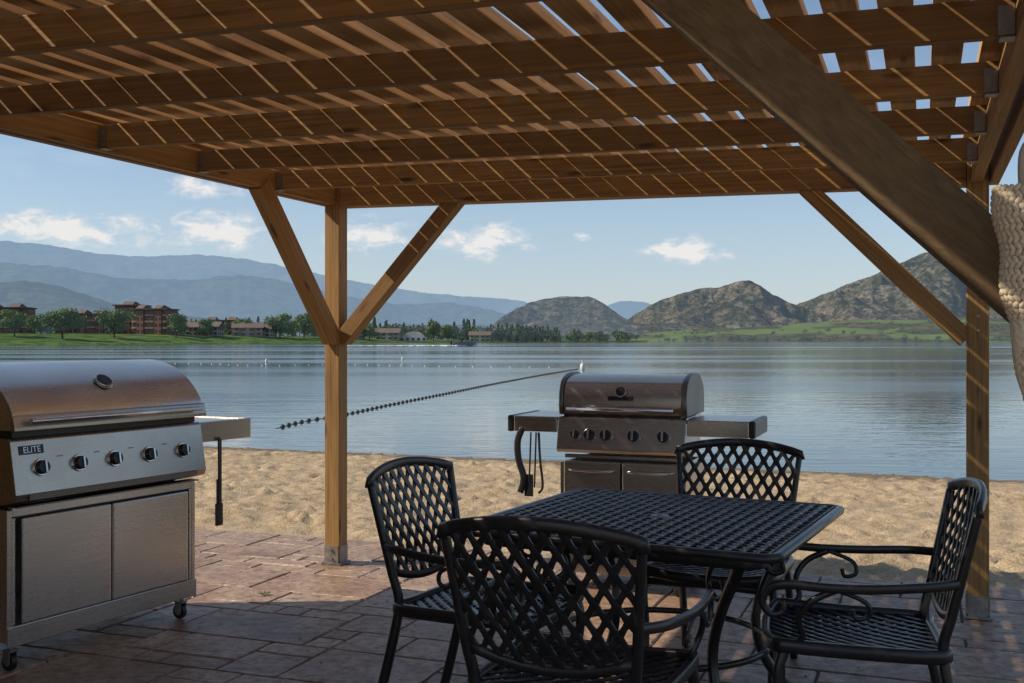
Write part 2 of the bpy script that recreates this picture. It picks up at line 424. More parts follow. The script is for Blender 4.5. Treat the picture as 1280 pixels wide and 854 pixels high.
# ------------------------------------------------------------------ far terrain
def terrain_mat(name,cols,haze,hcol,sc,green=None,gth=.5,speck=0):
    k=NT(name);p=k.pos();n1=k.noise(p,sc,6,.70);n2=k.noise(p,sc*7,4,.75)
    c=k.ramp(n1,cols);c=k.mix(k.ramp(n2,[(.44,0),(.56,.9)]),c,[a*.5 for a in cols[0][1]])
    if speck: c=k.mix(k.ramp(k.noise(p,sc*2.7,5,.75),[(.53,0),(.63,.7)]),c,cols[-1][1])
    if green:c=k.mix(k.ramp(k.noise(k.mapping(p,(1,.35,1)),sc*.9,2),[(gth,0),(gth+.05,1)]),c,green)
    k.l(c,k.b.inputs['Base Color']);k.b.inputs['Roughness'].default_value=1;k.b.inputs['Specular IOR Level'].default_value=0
    e=k.n('ShaderNodeEmission');e.inputs[0].default_value=(*hcol,1);e.inputs[1].default_value=1  # aerial haze painted into the surface as an even bluish glow
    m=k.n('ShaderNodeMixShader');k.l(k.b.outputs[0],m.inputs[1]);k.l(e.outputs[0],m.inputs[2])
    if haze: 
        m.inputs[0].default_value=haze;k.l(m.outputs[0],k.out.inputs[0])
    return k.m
def ridge(name,tab,D0,D1,mat,amp,sc,rug,step=2.2,rows=60,seed=0,foot=-.5,pw=1.0):
    x0,x1=tab[0][0],tab[-1][0];n=int((x1-x0)/step)+1;vv=[]
    for rI in range(rows+12):
        t=rI/rows
        D=D0+(D1-D0)*t
        for i in range(n):
            px=x0+i*step;kx=(px-640)/F
            tp=sum(lerp_table(tab,px+o) for o in(-8,-4,0,4,8))/5
            zc=(428-tp)*D1/F+CH
            zc+=rug*(noise.fractal(Vector((px*.06,seed,0)),1.0,2.1,4))*min(1,max(0,zc/60))
            X=D*kx
            if t<=1:
                z=foot+(zc-foot)*(t**pw)
                q=Vector((X*sc,D*sc*.6,seed*7.3))
                nn=noise.ridged_multi_fractal(q,.95,2.1,6,1.0,2.0)-1.0
                z+=nn*amp*math.sin(math.pi*min(1,t))**.9*min(1,max(0,zc)/80)
                z=min(z,(zc-CH)*(D/D1)*1.0+CH) if t>.3 else z
                z=max(z,foot-5*(1-t))
            else: z=zc-(t-1)*(zc)*2.2
            vv.append((X,D,z))
    P=Part();P.add(vv,[(j*n+i,j*n+i+1,(j+1)*n+i+1,(j+1)*n+i) for j in range(rows+11) for i in range(n-1)])
    return P.build(name,mat,smooth=True,recalc=False)
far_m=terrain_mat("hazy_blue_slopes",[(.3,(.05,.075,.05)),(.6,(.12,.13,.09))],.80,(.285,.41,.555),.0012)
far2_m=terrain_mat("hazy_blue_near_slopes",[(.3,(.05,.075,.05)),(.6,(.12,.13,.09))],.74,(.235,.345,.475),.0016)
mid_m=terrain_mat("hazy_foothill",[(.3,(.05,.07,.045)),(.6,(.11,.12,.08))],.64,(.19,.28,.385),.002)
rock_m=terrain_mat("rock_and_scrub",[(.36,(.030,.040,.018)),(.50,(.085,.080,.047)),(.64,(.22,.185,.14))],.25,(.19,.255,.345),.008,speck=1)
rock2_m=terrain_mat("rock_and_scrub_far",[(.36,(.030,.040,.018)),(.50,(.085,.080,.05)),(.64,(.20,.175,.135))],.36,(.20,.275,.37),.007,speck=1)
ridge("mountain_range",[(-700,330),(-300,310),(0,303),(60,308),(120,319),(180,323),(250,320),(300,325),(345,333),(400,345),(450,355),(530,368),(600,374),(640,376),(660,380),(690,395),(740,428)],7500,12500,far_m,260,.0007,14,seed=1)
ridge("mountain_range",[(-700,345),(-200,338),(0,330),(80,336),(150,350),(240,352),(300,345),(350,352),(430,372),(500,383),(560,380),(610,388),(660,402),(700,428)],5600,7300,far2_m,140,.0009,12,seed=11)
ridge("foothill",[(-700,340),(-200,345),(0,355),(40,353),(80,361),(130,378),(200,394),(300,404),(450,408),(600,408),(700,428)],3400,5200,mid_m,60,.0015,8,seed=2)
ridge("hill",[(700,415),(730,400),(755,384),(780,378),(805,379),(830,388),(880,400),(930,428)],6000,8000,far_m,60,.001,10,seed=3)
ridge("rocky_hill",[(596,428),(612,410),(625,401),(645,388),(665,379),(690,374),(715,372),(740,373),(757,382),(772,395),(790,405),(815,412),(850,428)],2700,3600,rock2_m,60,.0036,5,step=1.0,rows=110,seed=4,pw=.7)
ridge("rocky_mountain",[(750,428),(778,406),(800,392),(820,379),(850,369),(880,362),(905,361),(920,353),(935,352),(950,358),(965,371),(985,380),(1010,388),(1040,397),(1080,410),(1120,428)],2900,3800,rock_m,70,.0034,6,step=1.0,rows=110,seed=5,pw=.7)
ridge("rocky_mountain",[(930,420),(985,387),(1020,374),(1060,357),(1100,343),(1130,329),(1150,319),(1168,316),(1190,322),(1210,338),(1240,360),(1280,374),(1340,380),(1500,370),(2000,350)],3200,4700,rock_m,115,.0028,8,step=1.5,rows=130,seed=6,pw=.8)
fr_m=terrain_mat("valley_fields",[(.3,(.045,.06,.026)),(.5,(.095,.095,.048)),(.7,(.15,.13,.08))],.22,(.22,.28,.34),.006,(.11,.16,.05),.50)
def shore(name,tab,depth,hts,mat,rows=30,step=6,seed=0,am=1.5):
    x0,x1=tab[0][0],tab[-1][0];n=int((x1-x0)/step)+1;vv=[]
    for rI in range(rows+1):
        t=(rI/rows)**1.6
        for i in range(n):
            px=x0+i*step;D=lerp_table(tab,px)+t*depth;kx=(px-640)/F
            z=-.75+hts(px)*sst(0,1,t**.8)+noise.noise(Vector((D*kx*.01,D*.01,seed)))*am*sst(0,.2,t)+1.1*sst(0,.03,t)
            vv.append((D*kx,D,z))
    P=Part();P.add(vv,[(j*n+i,j*n+i+1,(j+1)*n+i+1,(j+1)*n+i) for j in range(rows) for i in range(n-1)])
    return P.build(name,mat,smooth=True,recalc=False)
FT=[(770,2300),(850,1900),(1000,1600),(1280,1350),(1500,1200),(1900,1100)]
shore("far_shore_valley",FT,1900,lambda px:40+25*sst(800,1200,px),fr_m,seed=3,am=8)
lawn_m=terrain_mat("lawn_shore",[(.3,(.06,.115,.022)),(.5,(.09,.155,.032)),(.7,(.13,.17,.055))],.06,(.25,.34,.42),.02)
LT=[(-500,400),(0,440),(200,510),(400,640),(560,800),(700,980),(760,1100),(806,1300)]
def lz(px,back):
    hh=5.0-3.6*sst(250,680,px)
    return -.75+.9*sst(0,6,back)+hh*sst(0,95,back)
x0,x1=-500,806;n=219;vv=[];rr=[0,1.5,3,6,10,16,24,34,46,60,80,110,160,250,500,900,1400]
for bk in rr:
    for i in range(n):
        px=x0+i*6;D=lerp_table(LT,px)+bk+4*noise.noise(Vector((px*.02,0,0)));vv.append(((px-640)/F*D,D,lz(px,bk)+.25*noise.noise(Vector((px*.05,bk*.05,1)))*sst(0,20,bk)))
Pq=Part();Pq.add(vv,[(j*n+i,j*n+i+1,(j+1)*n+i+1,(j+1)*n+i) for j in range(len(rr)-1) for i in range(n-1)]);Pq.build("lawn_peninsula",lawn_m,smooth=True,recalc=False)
# ------------------------------------------------------------------ trees
def tree_part(P,T,base,h,wd,seed,nl=6,leaves=600,ls=.05,conifer=False):
    rnd=random.Random(seed);bx,by,bz=base
    T.cyl((bx,by,bz-.5),(bx+rnd.uniform(-.02,.02)*h,by,bz+h*.45),h*.03,h*.014,6)
    if conifer:
        for i in range(leaves):
            t=rnd.random()**1.3;z=bz+h*(.06+.94*t);rr=wd*.5*(1-t)*rnd.uniform(.3,1)+.1;a=rnd.uniform(0,6.28)
            leaf(P,Vector((bx+rr*math.cos(a),by+rr*math.sin(a),z)),h*ls,rnd)
        return
    lobes=[]
    for i in range(nl):
        a=rnd.uniform(0,6.28);q=rnd.uniform(.08,.33)*wd
        c=Vector((bx+q*math.cos(a),by+q*math.sin(a),bz+h*rnd.uniform(.28,.8)));r_=wd*rnd.uniform(.17,.28);lobes.append((c,r_))
        T.cyl((bx,by,bz+h*rnd.uniform(.2,.4)),c,h*.014,h*.005,5)
    lobes.append((Vector((bx,by,bz+h*.6)),wd*.33));lobes.append((Vector((bx,by,bz+h*.4)),wd*.33))
    for i in range(leaves):
        c,r_=rnd.choice(lobes);dv=Vector((rnd.gauss(0,1),rnd.gauss(0,1),rnd.gauss(0,1))).normalized()
        r2=r_*rnd.uniform(.45,1.08);pt=c+Vector((dv.x*r2,dv.y*r2,dv.z*r2*h/wd*.75))
        if pt.z>bz+h*.06: leaf(P,pt,h*ls,rnd,dv)
def leaf(P,pt,s0,rnd,nrm=None):
    a=Vector((rnd.gauss(0,1),rnd.gauss(0,1),rnd.gauss(0,1)))
    if nrm: a=a*.5+nrm
    a.normalize();b=a.orthogonal().normalized();c=a.cross(b)
    s0*=rnd.uniform(.5,1.2)
    P.add([pt-b*s0,pt-c*s0*.6,pt+b*s0,pt+c*s0*.6],[(0,1,2,3)],tint=rnd.random())
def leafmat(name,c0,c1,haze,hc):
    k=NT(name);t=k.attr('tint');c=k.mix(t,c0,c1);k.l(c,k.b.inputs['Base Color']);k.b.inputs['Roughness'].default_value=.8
    e=k.n('ShaderNodeEmission');e.inputs[0].default_value=(*hc,1);m=k.n('ShaderNodeMixShader');m.inputs[0].default_value=haze  # distance haze painted into the leaves by mixing in bluish emission
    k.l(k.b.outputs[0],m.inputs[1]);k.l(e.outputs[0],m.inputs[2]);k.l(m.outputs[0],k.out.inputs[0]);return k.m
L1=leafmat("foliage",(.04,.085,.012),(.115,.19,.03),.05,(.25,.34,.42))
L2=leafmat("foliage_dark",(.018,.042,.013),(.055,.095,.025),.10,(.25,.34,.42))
bark=simple("bark",(.10,.07,.05),.9)
def at(px,back): 
    d=lerp_table(LT,px)+back;return ((px-640)*d/F,d,lz(px,back))
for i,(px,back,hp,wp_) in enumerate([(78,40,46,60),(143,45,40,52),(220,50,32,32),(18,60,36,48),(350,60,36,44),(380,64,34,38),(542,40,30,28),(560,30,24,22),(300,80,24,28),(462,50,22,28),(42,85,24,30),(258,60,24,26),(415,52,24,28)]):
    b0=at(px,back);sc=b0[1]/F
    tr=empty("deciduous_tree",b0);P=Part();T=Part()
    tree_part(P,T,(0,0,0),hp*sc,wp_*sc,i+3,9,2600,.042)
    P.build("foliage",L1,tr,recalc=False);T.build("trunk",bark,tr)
P=Part();T=Part();P2=Part()
rnd=random.Random(5)
for i in range(600):
    px=rnd.uniform(-250,800)
    back=rnd.uniform(75,300) if px<640 else rnd.uniform(12,90)
    if px<230:back=rnd.uniform(150,360)
    b0=at(px,back);hp=rnd.uniform(13,28)*(1 if px<600 else .55);sc=lerp_table(LT,px)/F
    con=rnd.random()<.3
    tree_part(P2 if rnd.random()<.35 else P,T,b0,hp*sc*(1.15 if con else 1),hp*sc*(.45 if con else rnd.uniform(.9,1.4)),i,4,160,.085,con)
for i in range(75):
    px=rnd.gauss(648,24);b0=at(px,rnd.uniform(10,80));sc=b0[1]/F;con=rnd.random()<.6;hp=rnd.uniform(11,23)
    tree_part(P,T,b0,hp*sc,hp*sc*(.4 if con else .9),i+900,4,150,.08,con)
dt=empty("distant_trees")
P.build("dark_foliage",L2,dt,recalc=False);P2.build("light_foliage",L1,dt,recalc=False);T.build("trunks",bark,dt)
P=Part();T=Part()
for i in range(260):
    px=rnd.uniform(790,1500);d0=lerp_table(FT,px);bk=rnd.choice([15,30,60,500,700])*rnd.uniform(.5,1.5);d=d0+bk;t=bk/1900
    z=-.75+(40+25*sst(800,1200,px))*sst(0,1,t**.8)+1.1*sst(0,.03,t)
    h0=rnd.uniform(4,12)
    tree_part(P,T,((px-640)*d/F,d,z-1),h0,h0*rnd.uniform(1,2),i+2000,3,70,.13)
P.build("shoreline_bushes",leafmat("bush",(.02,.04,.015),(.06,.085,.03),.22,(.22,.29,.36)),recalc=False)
# ------------------------------------------------------------------ buildings
M_win=simple("window_glass",(.05,.06,.07),.15)
M_roof=simple("roof_shingle",(.13,.10,.09),.8,0,.5,.3)
M_white=simple("white_trim",(.62,.60,.57),.6)
def building(name,px,back,wpx,hpx,floors,col,gable=False,rot=0):
    b0=at(px,back);sc=b0[1]/F;w_=wpx*sc;h_=hpx*sc;dp=14
    e=empty(name,(b0[0],b0[1],b0[2]-.5),rot)
    wl=Part();wl.box((0,0,h_/2),(w_,dp,h_));
    nb=max(1,int(w_/9))
    for i in range(nb):
        x=-w_/2+(i+.5)*w_/nb; wl.box((x,-dp/2-.6,h_*.48),(w_/nb*.38,1.2,h_*.96-.02))
    wl.build("walls",simple(name+"_wall",col,.85,0,.6,.2),e)
    wi=Part();bl=Part();fh=h_/floors
    for f in range(floors):
        for i in range(nb*4):
            x=-w_/2+(i+.5)*w_/(nb*4); inb=(i%4 in(1,2))
            wi.box((x,-dp/2-(1.22 if inb else .02),fh*(f+.55)),(w_/(nb*4)*.5,.1,fh*.5))
            if not inb and f>0: bl.box((x,-dp/2-.6,fh*f+.1),(w_/(nb*4)*.85,1.15,.18))
            if not inb and f>0: bl.box((x,-dp/2-1.15,fh*f+.6),(w_/(nb*4)*.85,.06,.12))
        for i in range(3): wi.box((w_/2+.02,-dp/2+(i+.7)*dp/3.4,fh*(f+.55)),(.1,dp*.14,fh*.5))
    wi.build("windows",M_win,e)
    if bl.v: bl.build("balconies",M_white,e)
    rf=Part()
    if gable:
        rf.prism([(-dp/2-1.4,h_+.01),(dp/2+1.4,h_+.01),(0,h_+h_*.35+1.5)],-w_/2-.8,w_/2+.8)
    else:
        rf.box((0,-.3,h_+.3),(w_+1.4,dp+3.2,.6))
        for i in range(nb): rf.prism([(-dp/2-2,h_+.61),(dp/2,h_+.61),(-dp/4-1,h_+2.6)],-w_/2+(i+.3)*w_/nb,-w_/2+(i+.7)*w_/nb)
    rf.build("roof",M_roof,e)
building("apartment_building",10,110,56,32,4,(.22,.105,.075),rot=.15)
building("apartment_building",108,118,66,25,3,(.26,.13,.09),rot=.05)
building("apartment_building",194,90,46,31,4,(.27,.125,.09),rot=-.1)
building("apartment_building",166,122,34,36,4,(.22,.10,.075))
building("lakeside_house",256,72,40,11,2,(.33,.27,.23),True)
building("lakeside_house",310,72,36,11,2,(.36,.29,.25),True,.2)
building("lakeside_house",485,62,30,9,2,(.40,.36,.32),True)
building("lakeside_house",440,66,26,10,2,(.36,.26,.21),True,-.2)
building("lakeside_house",280,120,50,18,3,(.30,.20,.16),False,.1)
building("lakeside_house",330,70,24,9,2,(.42,.38,.33),True,-.1)
building("lakeside_house",600,45,26,8,2,(.42,.39,.35),True)
b0=at(517,38);e=empty("domed_pavilion",(b0[0],b0[1],b0[2]));P=Part();sc=b0[1]/F
prof=[(math.cos(a)*16*sc*.95,math.sin(a)*12*sc) for a in [math.pi*i/14 for i in range(15)]]
P.add([(x,-5,z) for x,z in prof]+[(x,5,z) for x,z in prof],[(i,i+1,16+i,15+i) for i in range(14)]+[tuple(range(15)),tuple(reversed(range(15,30)))])
P.build("vault",M_white,e);Q=Part()
for i in range(-2,3):Q.box((i*4,-5.06,1.4),(2.0,.1,2.0))
Q.build("openings",M_win,e)
# ------------------------------------------------------------------ buoys
M_bd=simple("buoy_dark",(.05,.05,.05),.5,0,4,.3);M_or=simple("buoy_orange",(.60,.20,.07),.4);M_wh=simple("buoy_white",(.7,.7,.68),.4)
def wpt(px,py): 
    d=(CH-WZ)*F/(py-428);return Vector(((px-640)*d/F,d,WZ))
def line(name,pts,spacing,r0,mat):
    e=empty(name);S_=smoothpts(pts,12);P=Part();P2=Part()
    P2.sweep(S_,.02,.02,Z,6)
    acc=0
    for a,b_ in zip(S_,S_[1:]):
        L=(b_-a).length;t=-acc+spacing
        while t<L:
            p=a.lerp(b_,t/L);dr=(b_-a).normalized()
            M=dr.to_track_quat('X','Z').to_matrix()
            P.ell(p+Z*.01,(r0*1.5,r0,r0),8,6,M);t+=spacing
        acc=(acc+L)%spacing
    P.build("floats",mat,e,smooth=True);P2.build("rope",M_bd,e)
line("swim_area_buoy_line",[wpt(345,538),wpt(382,529),wpt(430,521),wpt(490,508),wpt(560,494),wpt(630,480),wpt(690,469),wpt(722,464)],.42,.050,M_bd)
line("swim_area_buoy_line",[wpt(150,456),wpt(250,457),wpt(330,459),wpt(430,457.5),wpt(540,460),wpt(640,461),wpt(700,461)],1.3,.036,M_wh)
for px,py,hh in((728,464,.60),(333,455,.42),(503,452,.40)):
    c=wpt(px,py);e=empty("marker_buoy",c);P=Part();Q=Part()
    P.cyl((0,0,-.1),(0,0,hh*.45),hh*.24,hh*.22,14);P.ell((0,0,hh*.45),(hh*.22,hh*.22,hh*.16),14,6)
    P.cyl((0,0,hh*.58),(0,0,hh*.9),hh*.09,hh*.05,10);Q.ell((0,0,hh*.95),(hh*.07,hh*.07,hh*.08),10,6)
    P.build("float_body",M_wh,e,smooth=True,bevel=.01);Q.build("marker_top",M_or,e,smooth=True)
# motor boat
c=wpt(580,434.4);e=empty("motor_boat",c,.15);P=Part()
secs=[(-3,.9,.35),(-1,1.1,.3),(1,1.05,.3),(2.3,.65,.2),(3.3,.06,.0)];vs=[]
for x,hw,dz in secs: vs+=[(x,-hw,1.0+.14*(x+3)/3),(x,-hw*.7,.1-dz*.3),(x,0,-.2+(.3 if x>3 else 0)),(x,hw*.7,.1-dz*.3),(x,hw,1.0+.14*(x+3)/3)]
fs=[(a*5+i,a*5+i+1,a*5+6+i,a*5+5+i) for a in range(4) for i in range(4)]+[(a*5,a*5+5,a*5+9,a*5+4) for a in range(4)]+[(0,1,2,3,4)]
P.add(vs,fs);P.build("hull",simple("boat_hull",(.25,.26,.28),.3),e)
Q=Part();Q.box((.6,0,1.45),(.08,1.7,.6));Q.box((-.6,0,1.4),(.5,.5,.7));Q.ell((-.6,0,1.95),(.18,.18,.22));Q.box((-3.3,0,.7),(.5,.4,1.0));Q.sweep([(-1.2,-.9,1.0),(-1.4,-.85,2.2),(-1.4,.85,2.2),(-1.2,.9,1.0)],.1,.1,(1,0,0),6);Q.build("windscreen_helm_tower_and_outboard",M_blackplastic,e)
fm=Part()
for i in range(90):
    t=i/90;fm.ell((3.0-t*34+random.uniform(-.3,.3),random.uniform(-1,1)*(.8+t*2.2),0),(.9,.5,.22*(1-t)+.05),8,4)
fm.build("wake_foam",M_wh,e,smooth=True)
e.scale=(1.3,1.3,1.3)
# ------------------------------------------------------------------ table
TA=R(-27);tb=empty("patio_table",(.53,3.87,0),TA)
TH_=.72;HS=.55;P=Part();N=24;inner=HS-.03;cell=2*inner/N
for a in range(N):
    for c in range(N):
        cx=-inner+(a+.5)*cell;cy=-inner+(c+.5)*cell;hc=cell/2
        if math.hypot(cx,cy)<.05:continue
        hx,hy=(.40,.30) if (a+c)%2 else (.30,.40)
        o=[(-1,-1),(0,-1),(1,-1),(1,0),(1,1),(0,1),(-1,1),(-1,0)]
        inn=[(-.72,-.72),(0,-1),(.72,-.72),(1,0),(.72,.72),(0,1),(-.72,.72),(-1,0)]
        vs=[(cx+x*hc,cy+y*hc,TH_-.004) for x,y in o]+[(cx+x*hx*cell,cy+y*hy*cell,TH_-.0062) for x,y in inn]
        P.add(vs,[(i,(i+1)%8,8+(i+1)%8,8+i) for i in range(8)])
P.build("perforated_top",M_black,tb,solid=-.008,recalc=False)
P=Part()
def rrect(hs,r_,z,n=5):
    out=[]
    for qx,qy,a0 in((1,-1,-90),(1,1,0),(-1,1,90),(-1,-1,180)):
        for i in range(n+1):
            a=R(a0+90*i/n);out.append((qx*(hs-r_)+r_*math.cos(a),qy*(hs-r_)+r_*math.sin(a),z))
    return out
P.sweep(rrect(HS-.012,.05,TH_-.009),.036,.030,Z,10,True,.8)
P.sweep(rrect(HS-.075,.05,TH_-.040),.012,.045,Z,8,True,.7)
P.cyl((0,0,TH_-.02),(0,0,TH_-.001),.052,.052,28)
P.sweep([(-inner,0,TH_-.017),(inner,0,TH_-.017)],.03,.016,Z,6);P.sweep([(0,-inner,TH_-.018),(0,inner,TH_-.018)],.03,.016,Z,6)
for sx in(-1,1):
    for sy in(-1,1):
        c=[(.44,.71),(.40,.62),(.33,.48),(.29,.34),(.31,.20),(.37,.09),(.44,.015)]
        pts=smoothpts([(sx*a*.95,sy*a*.95,z) for a,z in c],6)
        n=len(pts);P.sweep(pts,[.05-.018*math.sin(math.pi*i/(n-1)) for i in range(n)],.032,Vector((sx,-sy,0)),8)
        P.ell((sx*.42,sy*.42,.014),(.03,.03,.014))
        sc_=[(.42,.66),(.34,.655),(.28,.61),(.27,.55),(.31,.52),(.345,.545),(.335,.585)]
        P.sweep(smoothpts([(sx*a*.95,sy*a*.95,z) for a,z in sc_],6),.02,.014,Vector((sx,-sy,0)),8)
P.sweep([(math.cos(a)*.385,math.sin(a)*.385,.29) for a in [2*math.pi*i/40 for i in range(40)]],.018,.022,Z,8,True)
P.build("frame_and_legs",M_black,tb,smooth=True)
Q=Part();Q.cyl((0,0,TH_-.001),(0,0,TH_+.006),.036,.032,24);Q.cyl((0,0,TH_+.006),(0,0,TH_+.010),.012,.010,12);Q.build("umbrella_hole_cap",simple("cap",(.25,.26,.27),.35,.3),tb,smooth=False)
# ------------------------------------------------------------------ chairs
def make_chair_meshes():
    X=Vector((1,0,0))
    def back(a,z):
        t=(z-.44)/.46
        hw=.215+.05*t
        return Vector((a*hw,-.235-.10*t-.035*(1-a*a)*t,z))
    top=lambda a:.872+.035*(1-a*a)
    bot=lambda a:.565-.045*(1-a*a)
    P=Part()
    for s in(-1,1):
        pts=[(s*.235,-.345,.005),(s*.232,-.30,.16),(s*.226,-.255,.34)]
        for z in(.46,.56,.66,.76,.86):
            p=back(s,z);pts.append((p.x,p.y,p.z))
        pp=smoothpts(pts,5);n=len(pp)
        P.sweep(pp,[.034-.009*(i/n) for i in range(n)],[.032-.009*(i/n) for i in range(n)],X,8)
    pp=[back(a,top(a)) for a in [i/8-1.0 for i in range(17)]]
    pp=[Vector((pp[0].x-.004,pp[0].y,pp[0].z-.025))]+pp+[Vector((pp[-1].x+.004,pp[-1].y,pp[-1].z-.025))]
    P.sweep(pp,.022,.036,Z,10,power=.7)
    P.sweep([back(a,bot(a)) for a in [i/6-1 for i in range(13)]],.018,.028,Z,8)
    for s in(-1,1):
        P.sweep(smoothpts([(s*.245,.205,.44),(s*.255,.225,.36),(s*.25,.215,.22),(s*.25,.235,.08),(s*.255,.265,.005)],6),.030,.032,X,8)
    sf=[(-.235,-.235,.44),(-.25,0,.442),(-.258,.19,.45),(-.235,.235,.448),(-.12,.258,.437),(0,.262,.434),(.12,.258,.437),(.235,.235,.448),(.258,.19,.45),(.25,0,.442),(.235,-.235,.44),(.12,-.245,.438),(0,-.247,.437),(-.12,-.245,.438)]
    P.sweep(smoothpts(sf,4,True),.028,.042,Z,8,True)
    for s in(-1,1):
        b0=back(s,.665)
        c=[(b0.x,b0.y,.655),(s*.285,-.20,.650),(s*.305,-.05,.640),(s*.31,.08,.638),(s*.305,.19,.642),(s*.295,.25,.625),(s*.29,.268,.585),(s*.288,.245,.550),(s*.288,.210,.558),(s*.288,.212,.588)]
        pp=smoothpts(c,6);n=len(pp);P.sweep(pp,[.028 if i<n*.45 else .028-.013*((i-n*.45)/(n*.55)) for i in range(n)],.016,Vector((s*1,0,.0)),8)
        c=[(s*.30,.06,.632),(s*.30,.13,.595),(s*.285,.165,.54),(s*.262,.155,.48),(s*.25,.19,.44)]
        P.sweep(smoothpts(c,6),.020,.018,X,8)
        c=[(s*.30,.06,.632),(s*.298,-.02,.60),(s*.292,-.03,.56),(s*.29,.005,.55),(s*.29,.015,.575)]
        P.sweep(smoothpts(c,6),.014,.012,X,6)
    P.sweep(smoothpts([(-.25,.215,.40),(-.12,.225,.405),(0,.228,.41),(.12,.225,.405),(.25,.215,.40)],3),.01,.03,Z,6)
    dx=.054;sl=1.5
    def lat(strips,mapf,x0,x1,lo_,hi_,dx,sl,w_,th,up):
        for s in(-1,1):
            for kk in range(-60,61):
                xc=kk*dx;run=[];segs=[];steps=96
                for i in range(steps+1):
                    z=lo_+(hi_-lo_)*i/steps
                    x=xc+s*(z-lo_)/sl
                    if x0<=x<=x1:
                        q,inside=mapf(x,z,kk,s)
                        if inside:run.append((q,x,z));continue
                    if len(run)>1:segs.append(run)
                    run=[]
                if len(run)>1:segs.append(run)
                for g in segs:
                    g=g[::2]+([g[-1]] if (len(g)-1)%2 else [])
                    if len(g)>1:
                        wd=[]
                        for q,x,z in g:
                            o=(x+s*(z-lo_)/sl)/dx
                            ph=abs((o-round(o)))*2
                            wd.append(w_*(1.30-.45*ph))
                        strips.sweep([q for q,x,z in g],wd,th,up,6)
    L=Part()
    def mb(x,z,kk,s):
        t=(z-.44)/.46;hw=.215+.05*t;a=x/hw
        if abs(a)>1 or z>top(a) or z<bot(a):return None,False
        p=back(a,z);p.y+=s*.0025
        return p,True
    lat(L,mb,-.27,.27,.51,.92,dx,sl,.0190,.007,Vector((0,1,.2)))
    def ms(x,y,kk,s):
        hw=.235+.02*(y+.235)/.45
        if abs(x)>hw or y<-.24 or y>.255-.02*abs(x/.25)**3:return None,False
        sag=-.014*(1-(x/.25)**2)*(1-(y/.26)**2)
        return Vector((x,y,.443+sag+s*.002)),True
    lat(L,ms,-.26,.26,-.245,.26,.052,1.1,.0205,.007,Z)
    return P,L
CP,CL=make_chair_meshes()
def chair(cx,cy,face):
    rot=face-math.pi/2
    off=Matrix.Rotation(rot,3,'Z')@Vector((0,-.36,0))
    e=empty("patio_armchair",(cx-off.x,cy-off.y,0),rot)
    global me1,me2
    if 'me1' not in globals():
        a=CP.build("frame_legs_and_arms",M_black,e,smooth=True);bb=CL.build("lattice_back_and_seat",M_black,e,smooth=False)
        me1,me2=a.data,bb.data
    else:
        for n_,m_ in(("frame_legs_and_arms",me1),("lattice_back_and_seat",me2)):
            o=bpy.data.objects.new(n_,m_);scene.collection.objects.link(o);o.parent=e
chair(.055,2.62,R(90-23))
chair(-.39,3.93,R(-28))
chair(.99,4.70,R(270-24))
chair(1.415,3.30,R(166))
# ------------------------------------------------------------------ grills
def knob(P,K,c,nrm,r_,):
    n=Vector(nrm).normalized();c=Vector(c)
    K.cyl(c,c+n*.008,r_*1.15,r_*1.1,24);P.cyl(c+n*.008,c+n*.030,r_*.92,r_*.82,20)
    M=n.to_track_quat('Y','Z').to_matrix()
    K.box(c+n*.034,(r_*.28,.014,r_*1.5),M=M)
def badge_text(txt,size,loc,rotx,parent,mat):
    cu=bpy.data.curves.new("t",'FONT');cu.body=txt;cu.size=size;cu.extrude=.0008;cu.align_x='CENTER';cu.align_y='CENTER'
    o=bpy.data.objects.new("t",cu);scene.collection.objects.link(o);dg=bpy.context.evaluated_depsgraph_get()
    me=bpy.data.meshes.new_from_object(o.evaluated_get(dg));bpy.data.objects.remove(o)
    q=bpy.data.objects.new("badge_lettering",me);me.materials.clear();me.materials.append(mat);scene.collection.objects.link(q)
    q.parent=parent;q.location=loc;q.rotation_euler=(rotx,0,0)
g=empty("barbecue_grill",(-1.79,4.81,0),R(61.9))
B=Part();hw=.52;D=.56
B.box((0,D/2,.15),(2*hw,D,.05));B.box((-hw+.012,D/2,.42),(.024,D,.49));B.box((hw-.012,D/2,.42),(.024,D,.49));B.box((0,D-.012,.42),(2*hw-.05,.02,.49))
B.box((0,.014,.655),(2*hw-.05,.028,.045))
B.box((-hw+.032,.012,.41),(.018,.022,.44));B.box((hw-.032,.012,.41),(.018,.022,.44))
B.box((0,-.004,.150),(2*hw+.004,.008,.085))
B.build("cart_body",M_steel,g,bevel=.004)
B=Part()
for s in(-1,1): B.box((s*.232,-.004,.41),(.455,.022,.43))
B.build("doors",M_steel,g,bevel=.006)
B=Part()
B.box((0,.012,.41),(.006,.01,.43))
B.box((0,.02,.625),(2*hw-.09,.01,.012))
B.build("door_gaps",M_blackplastic,g)
B=Part()
B.prism([(.06,.675),(-.055,.70),(-.065,.73),(-.028,.945),(-.015,.955),(.06,.955)],-hw-.008,hw+.008)
B.prism([(.0,.955),(.56,.955),(.56,.675),(.06,.675)],-hw+.01,hw-.01)
B.build("control_panel",M_steel2,g,bevel=.004)
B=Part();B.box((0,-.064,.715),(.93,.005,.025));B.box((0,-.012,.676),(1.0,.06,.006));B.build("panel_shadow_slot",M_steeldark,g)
pn=Vector((0,-.985,.17));P=Part();K=Part()
for x in(-.40,-.21,-.02,.18,.385):
    knob(P,K,(x,-.0475,.83),pn,.032)
P.build("knobs",M_blackplastic,g,smooth=False,bevel=.002);K.build("knob_bezels",M_knob,g,bevel=.001)
B=Part();M=pn.to_track_quat('Y','Z').to_matrix()
B.box((-.435,-.0355,.905),(.115,.006,.036),M=M);B.build("badge_plate",M_blackplastic,g)
